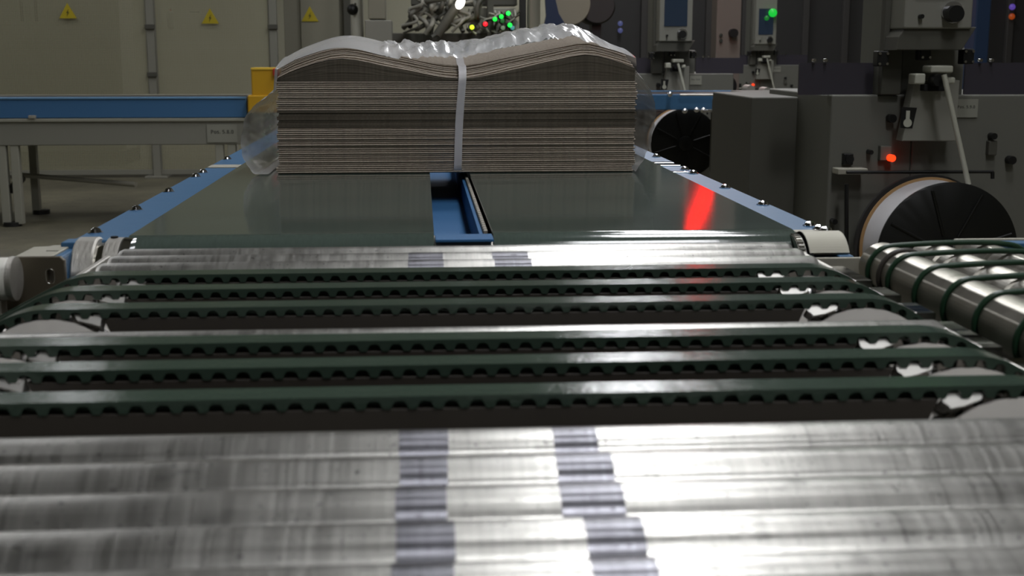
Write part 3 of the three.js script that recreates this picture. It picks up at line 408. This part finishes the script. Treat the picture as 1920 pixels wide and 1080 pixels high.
// ---------------------------------------------------------------- packing machine with lamps in the middle distance
{ const z = -7.4, t = thing('packing_machine', 'grey packing machine with hoses and coloured indicator lamps behind the bundle', 'machine', [0, 0, 0]);
  mesh('base', span(-0.2699, 0.5915, .0, 0.8829, z - .6, z, .006), M.machineDark, t);
  mesh('control_box', boxF(-0.2387, 0.8914, 0.1498, 0.1239, z + .05, .3, .006), M.grey, t); mesh('upper_box', boxF(-0.2467, 1.0994, 0.0953, 0.2803, z + .03, .25, .006), M.cream, t);
  mesh('valve_panel', boxF(0.4065, 0.9454, 0.2665, 0.1599, z - .05, .12, .006), M.greyPale, t); mesh('top_beam', boxF(0.2486, 1.1588, 0.6087, 0.2372, z - .1, .2, .006), M.machineDark, t);
  const r = rng(9); for (let k = 0; k < 22; k++) { const x = -0.1469 + r() * .42, y0 = .86 + r() * .06, a = []; for (let q = 0; q < 5; q++) a.push([x + (r() - .5) * .12 + q * .02, y0 + q * .045 + (r() - .5) * .03, z + .06 + r() * .1]); mesh('hose', tube(a, .006 + r() * .010, 20, 6), [M.grey, M.grey, M.machine, M.machineDark][k % 4], t); }
  for (let k = 0; k < 16; k++) { const x = 0.2845 + r() * .26, a = []; for (let q = 0; q < 5; q++) a.push([x + (r() - .5) * .07, .88 + q * .03 + (r() - .5) * .03, z + .02 + r() * .06]); mesh('cable', tube(a, .004 + r() * .004, 20, 6), k % 3 ? M.label : M.brown, t); }
  mesh('hose', bar([0.0891, 0.8687, -7.2], [0.196, 1.024, -7.2], .026, 16), M.machineDark, t);
  for (const [px, m] of [[915, M.machineDark], [975, M.shade], [990, M.grey]]) mesh('upright', span(0.3737 + (px - 915) * .00306, 0.3737 + (px - 904) * .00306, .7, 1.2, z - .02, z + .06), m, t);
  for (const [x, y, c, k] of [[0.2823, 0.913, 0xb8e020, 3.5], [0.3565, 0.9305, 0xff1a26, 3.0], [0.41, 0.9567, 0x14e03c, 2.4], [0.4456, 0.9713, 0x14e03c, 2.4], [0.4842, 0.9887, 0x1cf048, 3.0], [0.4931, 0.9249, 0x14f040, 3.0], [0.4515, 0.9481, 0x2c7c3a, .6], [0.4544, 0.9103, 0x98b090, .5], [0.5079, 0.9104, 0x5fb0b0, .7]]) { const d = mesh('indicator_lamp', new THREE.SphereGeometry(.012, 16, 10).translate(x, y, -7.25), glow(c, k), t); mesh('lamp_socket', cyl('z', .014, .14, x, y, -7.33, 14), M.black, d); }
  const wl = thing('work_lamp', 'bright white work lamp head above the packing machine', 'lamp', [0.2136, 1.0376, -7.1]); mesh('shade', cyl('y', .022, .05, .01, .045, -.012, 20, .034).rotateZ(.0), M.machineDark, wl); mesh('lit_bulb', (() => { const g = new THREE.SphereGeometry(.027, 18, 12); g.scale(.85, 1.25, .85); g.rotateZ(-.5); return g; })(), glow(0xfff6ea, 5), wl); mesh('arm', bar([.01, .05, -.02], [.02, .34, -.06], .01), M.machineDark, wl); const pl = new THREE.PointLight(0xfff6ea, .025); pl.name = 'work_light'; pl.castShadow = true; wl.add(pl);
}
{ const t = thing('blue_drum_unit', 'blue bracket holding a large pale drum behind the film hump', 'machine', [0, 0, 0]); const z = -6.8;
  mesh('drum', lathe('z', [[0, -.14], [.105, -.14], [.11, -.13], [.11, .0], [.105, .01], [0, .01]], 48).translate(0.775, 1.0228, -6.8), M.creamPale, t);
  mesh('blue_bracket', (() => { const g = poly([[0.6252, 1.2037], [0.697, 1.204], [0.6924, 1.0428], [0.7095, 0.9726], [0.7546, 0.9021], [0.8613, 0.8531], [0.8619, 0.7984], [0.6101, 0.7984], [0.6484, 0.9616], [0.6425, 1.0427]].map((q) => q), .03, .002); g.translate(0, 0, -6.76); return uvm(g); })(), M.blueDark, t);
  mesh('pale_column', span(0.5685, 0.6244, 0, 1.4, z - .1, z - .03, .004), M.cream, t);
  mesh('base', span(0.5685, 0.8796, 0, 0.8534, z - .2, z - .05, .004), M.machineDark, t); mesh('dark_housing', (() => { const g = lathe('z', [[0, -.2], [.10, -.2], [.10, -.02], [.09, 0], [0, 0]], 32); g.translate(0.9345, 1.0212, -6.9); return g; })(), M.shade, t); mesh('housing_stand', span(0.9125, 0.9638, 0, 0.9935, -7.05, -6.95), M.shade, t);
}
// ---------------------------------------------------------------- strapping machines with strap reels
const RED = 0xff1206, GREEN = 0x22e012;
function strapMachine(labelText, plateText) {
  const z = -2.7, t = thing('strapping_machine', labelText, 'strapping machine', [0, 0, 0]);
  mesh('cabinet', [boxF(0.9607, 0.3843, 0.1803, 0.6119, z, .5, .004), boxF(1.192, 0.382, 0.2821, 0.6156, z, .5, .004)], M.machine, t);
  mesh('cabinet_foot', box((0.8685 + 1.3295) / 2, .05, z - .25, .42, .1, .46), M.shade, t);
  mesh('side_cover', boxF(0.8547, 0.3537, 0.1875, 0.6473, -2.95, .4, .004), M.machineDark, t);
  mesh('column', boxF(0.9917, 0.9069, 0.0433, 0.4322, -2.68, .1, .003), M.machineDark, t);
  mesh('column_edge', boxF(0.9791, 0.9078, 0.0195, 0.4352, -2.7, .12, .003), M.machine, t);
  mesh('column_back', boxF(1.0956, 0.7276, 0.1365, 0.1268, -2.72, .08, .003), M.machine, t);
  mesh('wedge_panel', (() => { const g = poly([[1.0305, 0.7203], [1.1226, 0.7201], [1.1212, 0.597], [1.0099, 0.5976]], .035, .002); g.translate(0, 0, -2.68); return uvm(g); })(), M.machineLight, t);
  const head = mesh('head', boxF(1.0528, 0.9908, 0.1425, 0.3275, -2.6, .16, .004), M.machineLight, t);
  mesh('head_side', (() => { const g = poly([[0.9909, 0.829], [1.1351, 0.8292], [1.1088, 0.7863], [0.9733, 0.7863], [0.9753, 0.8098]], .12, .002); g.translate(0, 0, -2.73); return uvm(g); })(), M.machineDark, t);
  mesh('screen', boxF(1.0511, 0.9761, 0.0993, 0.1711, -2.595, .01, .002), M.screen, head);
  mesh('knob', cyl('z', .0165, .03, 1.0757, 0.8563, -2.58, 24), M.black, head); mesh('knob_collar', lathe('z', [[0, 0], [.022, 0], [.022, .006], [0, .006]], 24).translate(1.0799, 0.8599, -2.599), M.chrome, head); mesh('small_knob', cyl('z', .0045, .014, 1.014, 0.8513, -2.594, 14), M.black, head);
  for (const [x, y] of [[0.9603, 0.7666], [1.1435, 0.771], [1.051, 0.7798]]) { const h = mesh('mount_block', box(x, y, -2.665, .024, .032, .03, .003), M.black, t); for (const [a, b] of [[-1, -1], [1, 1], [-1, 1], [1, -1]]) mesh('screw', cyl('z', .0028, .004, x + a * .008, y + b * .0105, -2.648, 10), M.steel, h); }
  mesh('strap_guide', [boxF(1.0676, 0.7454, 0.0472, 0.0151, -2.6, .05, .004), boxF(1.0266, 0.7257, 0.0226, 0.0217, -2.61, .04, .004), boxF(1.0924, 0.7224, 0.0181, 0.0131, -2.61, .04, .004)], M.label, t); mesh('guide_wheel', cyl('z', .012, .03, 1.0566, 0.7237, -2.6, 20), M.black, t); mesh('guide_base', boxF(1.0617, 0.7075, 0.0443, 0.0142, -2.62, .04, .002), M.hole, t);
  mesh('emblem_plate', (() => { const g = poly([[1.0022, 0.6676], [1.0353, 0.6653], [1.0276, 0.6223], [1.0025, 0.6235]], .003); g.translate(0, 0, -2.645); return flat(g); })(), M.black, t); mesh('emblem', [cyl('z', .009, .002, 1.0159, 0.634, -2.640, 18).scale(1, 1, 1), boxF(1.0155, 0.6506, 0.008, 0.0177, -2.639, .002)], M.label, t);
  plate('name_plate', 1.1644, 0.6614, 0.0518, 0.0386, -2.7 + .001, label(plateText, 44, 34), t);
  for (const [x, y, w] of [[0.9989, 0.6409, .009], [0.9101, 0.5551, .009], [0.956, 0.5696, .005], [1.2681, 0.5507, .009], [1.2241, 0.6025, .007], [0.8837, 0.4206, .006]]) mesh('knob', cyl('z', w, .02, x, y, -2.69, 14), M.black, t);
  mesh('push_button', cyl('z', .0075, .022, 0.9986, 0.5576, -2.68, 18), glow(0xff3a10, 2.2), t); mesh('button_box', boxF(0.9895, 0.5671, 0.0246, 0.032, -2.685, .02, .002), M.machine, t);
  mesh('latch', [boxF(0.9089, 0.5545, 0.021, 0.024, -2.685, .02, .002)], M.black, t); mesh('latch', boxF(1.2248, 0.5768, 0.0189, 0.031, -2.685, .02, .002), M.machineDark, t); mesh('tray_bracket', boxF(0.9093, 0.531, 0.0648, 0.0125, -2.655, .04, .002), M.plateGrey, t);
  mesh('reel_frame', [bar([0.8899, 0.5312, -2.64], [1.2079, 0.5303, -2.64], .0035), bar([0.8911, 0.5065, -2.64], [0.8975, 0.3756, -2.64], .0045), bar([1.2067, 0.5303, -2.64], [1.2077, 0.5156, -2.64], .004)], M.black, t);
  mesh('strap', (() => { const a = [1.0593, 0.7351, -2.57], b = [1.1167, 0.513, -2.55]; return bar(a, b, .0055, 6); })(), M.label, t);
  for (const [x0, x1] of [[0.8061, 0.9809], [1.1714, 1.3828]]) { mesh('guard_panel', span(x0, x1, 0.6897, 0.7573, -2.735, -2.73), M.smoked, t); for (const x of [x0 + .03, x0 + .055]) mesh('guard_screw', cyl('z', .0035, .012, x, 0.763, -2.725, 10), M.steel, t); }
  return t;
}
function stackLight(name, labelText, x, y, z, c, k, r, h) { const g = thing(name, labelText, 'lamp', [x, y, z]); mesh('lens', cyl('y', r, h, 0, 0, 0, 20), glow(c, k), g); mesh('cap', cyl('y', r * 1.05, .015, 0, h / 2 + .0076, 0, 20), M.black, g); mesh('socket', cyl('y', r * 1.05, .03, 0, -h / 2 - .015, 0, 20), M.black, g); const l = new THREE.PointLight(c, k * .004); l.name = 'signal_light'; l.castShadow = true; l.shadow.radius = 1; g.add(l); return g; }
const sm1 = strapMachine('grey strapping machine nearest on the right with a red push button', 'Pos. 5.9.0');
const sm2 = sm1.clone(); sm2.name = numbered('strapping_machine'); sm2.userData = { label: 'grey strapping machine in the middle distance right of the bundle', category: 'strapping machine' }; sm2.position.set(.03, -.004, -2.9); scene.add(sm2);
const sm3 = sm1.clone(); sm3.name = numbered('strapping_machine'); sm3.userData = { label: 'farthest strapping machine with the green glowing screen', category: 'strapping machine' }; sm3.position.set(1.25, .0, -6.0); scene.add(sm3);
{ const g = thing('green_indicator', 'green glowing spot on the farthest machine screen', 'lamp', [2.3345, 1.0331, -8.56]); mesh('lens', new THREE.SphereGeometry(.028, 18, 12), glow(0x18c83c, 1.1), g); mesh('lens', new THREE.SphereGeometry(.016, 14, 10).translate(-.04, -.035, 0), glow(0x18a034, .5), g); }
{ const s = stackLight('signal_lamp', 'green signal lamp on a pole above the nearest strapping machine', 1.1017, 1.52, -2.7, GREEN, 3, .02, .05); mesh('pole', cyl('y', .009, .32, 0, -.2, 0, 14), M.steel, s); }
{ const s = stackLight('signal_lamp', 'red tilted signal lamp on a pole above the second strapping machine', 1.231, 1.224, -5.62, RED, 7, .028, .225); s.rotation.z = .416; s.updateMatrixWorld(true); const a = s.worldToLocal(new THREE.Vector3(1.283, 1.104, -5.62)), b = s.worldToLocal(new THREE.Vector3(1.165, 1.09, -5.6)); mesh('bracket_arm', bar(a.toArray(), b.toArray(), .008), M.steel, s); }
function reel(labelText, x, y, z, turn, s = 1) {
  const g = thing('strap_reel', labelText, 'reel', [x, y, z]); g.rotation.y = turn; const R = .146 * s, W = .095 * s;
  const rim = (t0) => lathe('z', [[.03, t0], [R - .004, t0], [R, t0 + .002], [R, t0 + .006], [R - .004, t0 + .008], [.03, t0 + .008]], 72);
  const ff = mesh('front_flange', rim(W / 2), M.spoolBlack, g); for (let k = 0; k < 8; k++) { const a = k / 8 * Math.PI * 2 + .3; mesh('spoke_rib', bar([.04 * Math.cos(a), .04 * Math.sin(a), W / 2 + .008], [(R - .01) * Math.cos(a), (R - .01) * Math.sin(a), W / 2 + .008], .0035, 6), M.spoolBlack, ff); }
  mesh('back_flange', rim(-W / 2 - .008), M.card, g); mesh('strap_coil', lathe('z', [[.03, -W / 2], [R * .965, -W / 2], [R * .965, W / 2], [.03, W / 2]], 72), M.strapCoil, g);
  mesh('hub', lathe('z', [[0, W / 2], [.032, W / 2], [.030, W / 2 + .02], [.018, W / 2 + .024], [0, W / 2 + .024]], 32), M.spoolBlack, g); mesh('axle', cyl('z', .012, .21, 0, 0, -.045, 16), M.steel, g);
  mesh('brake_plate', lathe('z', [[0, -W / 2 - .03], [R * 1.03, -W / 2 - .03], [R * 1.03, -W / 2 - .02], [0, -W / 2 - .02]], 64), M.shade, g);
  return g; }
reel('large black strap reel with white strap on the nearest machine', 1.0586, 0.3775, -2.55, 0);
{ const g = reel('smaller looking black strap reel under the blue crossing conveyor', 1.1122, 0.397, -5.45, 0); }
// ---------------------------------------------------------------- blue crossing conveyor in front of the second machine
{ const z = -4.9, t = thing('crossing_conveyor', 'short blue conveyor end crossing right behind the bundle with bright bolts', 'conveyor', [0, 0, 0]);
  mesh('side_beam', boxF(1.0146, 0.5898, 0.4059, 0.0588, z, .04, .003), M.blue, t); mesh('end_beam', boxF(1.2821, 0.5942, 0.1377, 0.0447, z - .02, .04, .003), M.blue, t); mesh('corner_block', (() => { const g = poly([[1.1918, 0.5932], [1.2831, 0.5929], [1.2432, 0.5444], [1.1933, 0.5445]], .04, .002); g.translate(0, 0, -4.93); return uvm(g); })(), M.blue, t);
  mesh('top_rod', bar([0.9805, 0.6183, -4.87], [1.2051, 0.6177, -4.87], .004), M.satin, t); mesh('lower_rod', bar([1.0684, 0.558, -4.86], [1.1797, 0.5597, -4.86], .006), M.chrome, t);
  for (const [x, y] of [[0.9414, 0.6204], [1.0005, 0.5578], [1.0457, 0.5617], [1.0721, 0.5609], [1.2098, 0.6016], [1.2124, 0.5854]]) mesh('bolt', new THREE.SphereGeometry(.011, 14, 10).translate(x, y, -4.87), M.chrome, t);
  for (const [x, y] of [[1.2641, 0.6375], [1.3296, 0.6291], [1.3895, 0.6064]]) mesh('guide_roller', cyl('z', .016, .08, x, y, -4.95, 18), M.satin, t);
  mesh('hand_wheel', (() => { const g = new THREE.TorusGeometry(.024, .009, 10, 28); g.translate(1.3255, 0.6017, -4.5); return g; })(), std(0x3a2a24, .5), t); mesh('wheel_hub', cyl('z', .01, .1, 1.3314, 0.6009, -4.52, 16), M.brown, t); mesh('wheel_arm', span(1.2683, 1.3665, 0.5844, 0.6112, -4.92, -4.56), M.shade, t);
  mesh('belt', span(0.8113, 1.3502, 0.609, 0.6171, z - .4, z - .04), M.shade, t); mesh('far_beam', span(0.8113, 1.3502, 0.5725, 0.6212, z - .44, z - .4, .003), M.blue, t);
  for (const x of [1.2501, 0.8134]) for (const dz of [-.03, -.42]) mesh('leg', span(x - .02, x + .02, 0, 0.5644, z + dz - .02, z + dz + .02, .003), M.machineDark, t);
  mesh('motor_box', boxF(1.2122, 0.4206, 0.0973, 0.241, -4.95, .2, .004), M.machineDark, t); mesh('motor_stand', boxF(1.2184, 0.2263, 0.081, 0.1475, -4.97, .1), M.shade, t); }
// dark machine body between the two strapping machines
{ const z = -3.7, t = thing('dark_cabinet', 'dark grey machine cabinet between the two strapping machines', 'cabinet', [0, 0, 0]);
  mesh('body', boxF(1.0825, 0.2256, 0.2613, 0.8071, z, .5, .006), std(0x45443c, .6), t); mesh('top_cover', boxF(1.104, 0.6414, 0.1994, 0.0308, z - .02, .45, .006), M.machineDark, t); mesh('plinth', box(1.35, .04, -3.95, .2, .08, .4), M.shade, t);
  mesh('small_box', boxF(1.0737, 0.6161, 0.0409, 0.0644, z + .03, .04, .003), M.machineDark, t); mesh('cable_duct', boxF(1.1146, 0.6175, 0.0126, 0.0614, z + .02, .02), M.black, t); mesh('label_frame', boxF(0.9633, 0.5884, 0.0299, 0.0277, z + .004, .006), M.shade, t); }
// ---------------------------------------------------------------- dark machine hood with posts at the back right
{ const z = -10.2, t = thing('dark_machine', 'large dark enclosed machine filling the background behind the strapping machines', 'machine', [0, 0, 0]);
  mesh('body', span(1.2358, 5.1989, 0, 3.0, z - 1.2, z, .01), M.shade, t);
  for (const px of [[1.37], [1.7477], [2.2627], [2.5513], [3.042], [3.3638], [3.5791], [4.4903], [4.7089]]) mesh('frame_post', box(px[0], 1.5, z + .02, .05, 3, .05, .004), std(0x3a3836, .6), t);
  for (const [x, y] of [[1.5492, 0.9945], [1.55, 0.9415]]) mesh('indicator_lamp', new THREE.SphereGeometry(.02, 14, 10).translate(x, y, -10.1), glow(0x7078b8, .35), t);
  for (const [x, y, c] of [[4.6858, 1.1277, 0x8060e0], [4.6869, 1.0531, 0xd05818]]) mesh('indicator_lamp', new THREE.SphereGeometry(.024, 14, 10).translate(x, y, -10.1), glow(c, .4), t); }
{ const t = thing('beige_column', 'beige grey machine column with a black knob right of the second strapping machine', 'column', [0, 0, 0]); const z = -6.6;
  mesh('column_body', span(1.5091, 1.6366, 0, 1.6, z - .12, z, .004), std(0x6d655d, .65), t); mesh('knob', cyl('z', .022, .04, 1.5931, 0.8732, z + .02, 20), M.black, t); for (const [x, y] of [[1.5322, 0.8626], [1.533, 0.8357]]) mesh('screw', cyl('z', .009, .01, x, y, z + .005, 12), M.steel, t); mesh('round_opening', cyl('z', .055, .012, 1.5679, 0.6034, z + .003, 32), M.hole, t); }
{ const t = thing('blue_pillar', 'dark blue upright machine panel at the right picture edge', 'panel', [0, 0, 0]); mesh('pillar', span(2.0014, 2.057, 0, 1.5, -4.7, -4.6, .006), M.blueDark, t); mesh('foot', box((2.0014 + 2.057) / 2, .01, -4.65, .14, .02, .16), M.shade, t); }

scene.traverse((o) => { if (o.isMesh) { o.castShadow = true; o.receiveShadow = true; } if (o.isLight && o.castShadow !== undefined && !o.isRectAreaLight) o.castShadow = true; });
renderer.render(scene, camera);
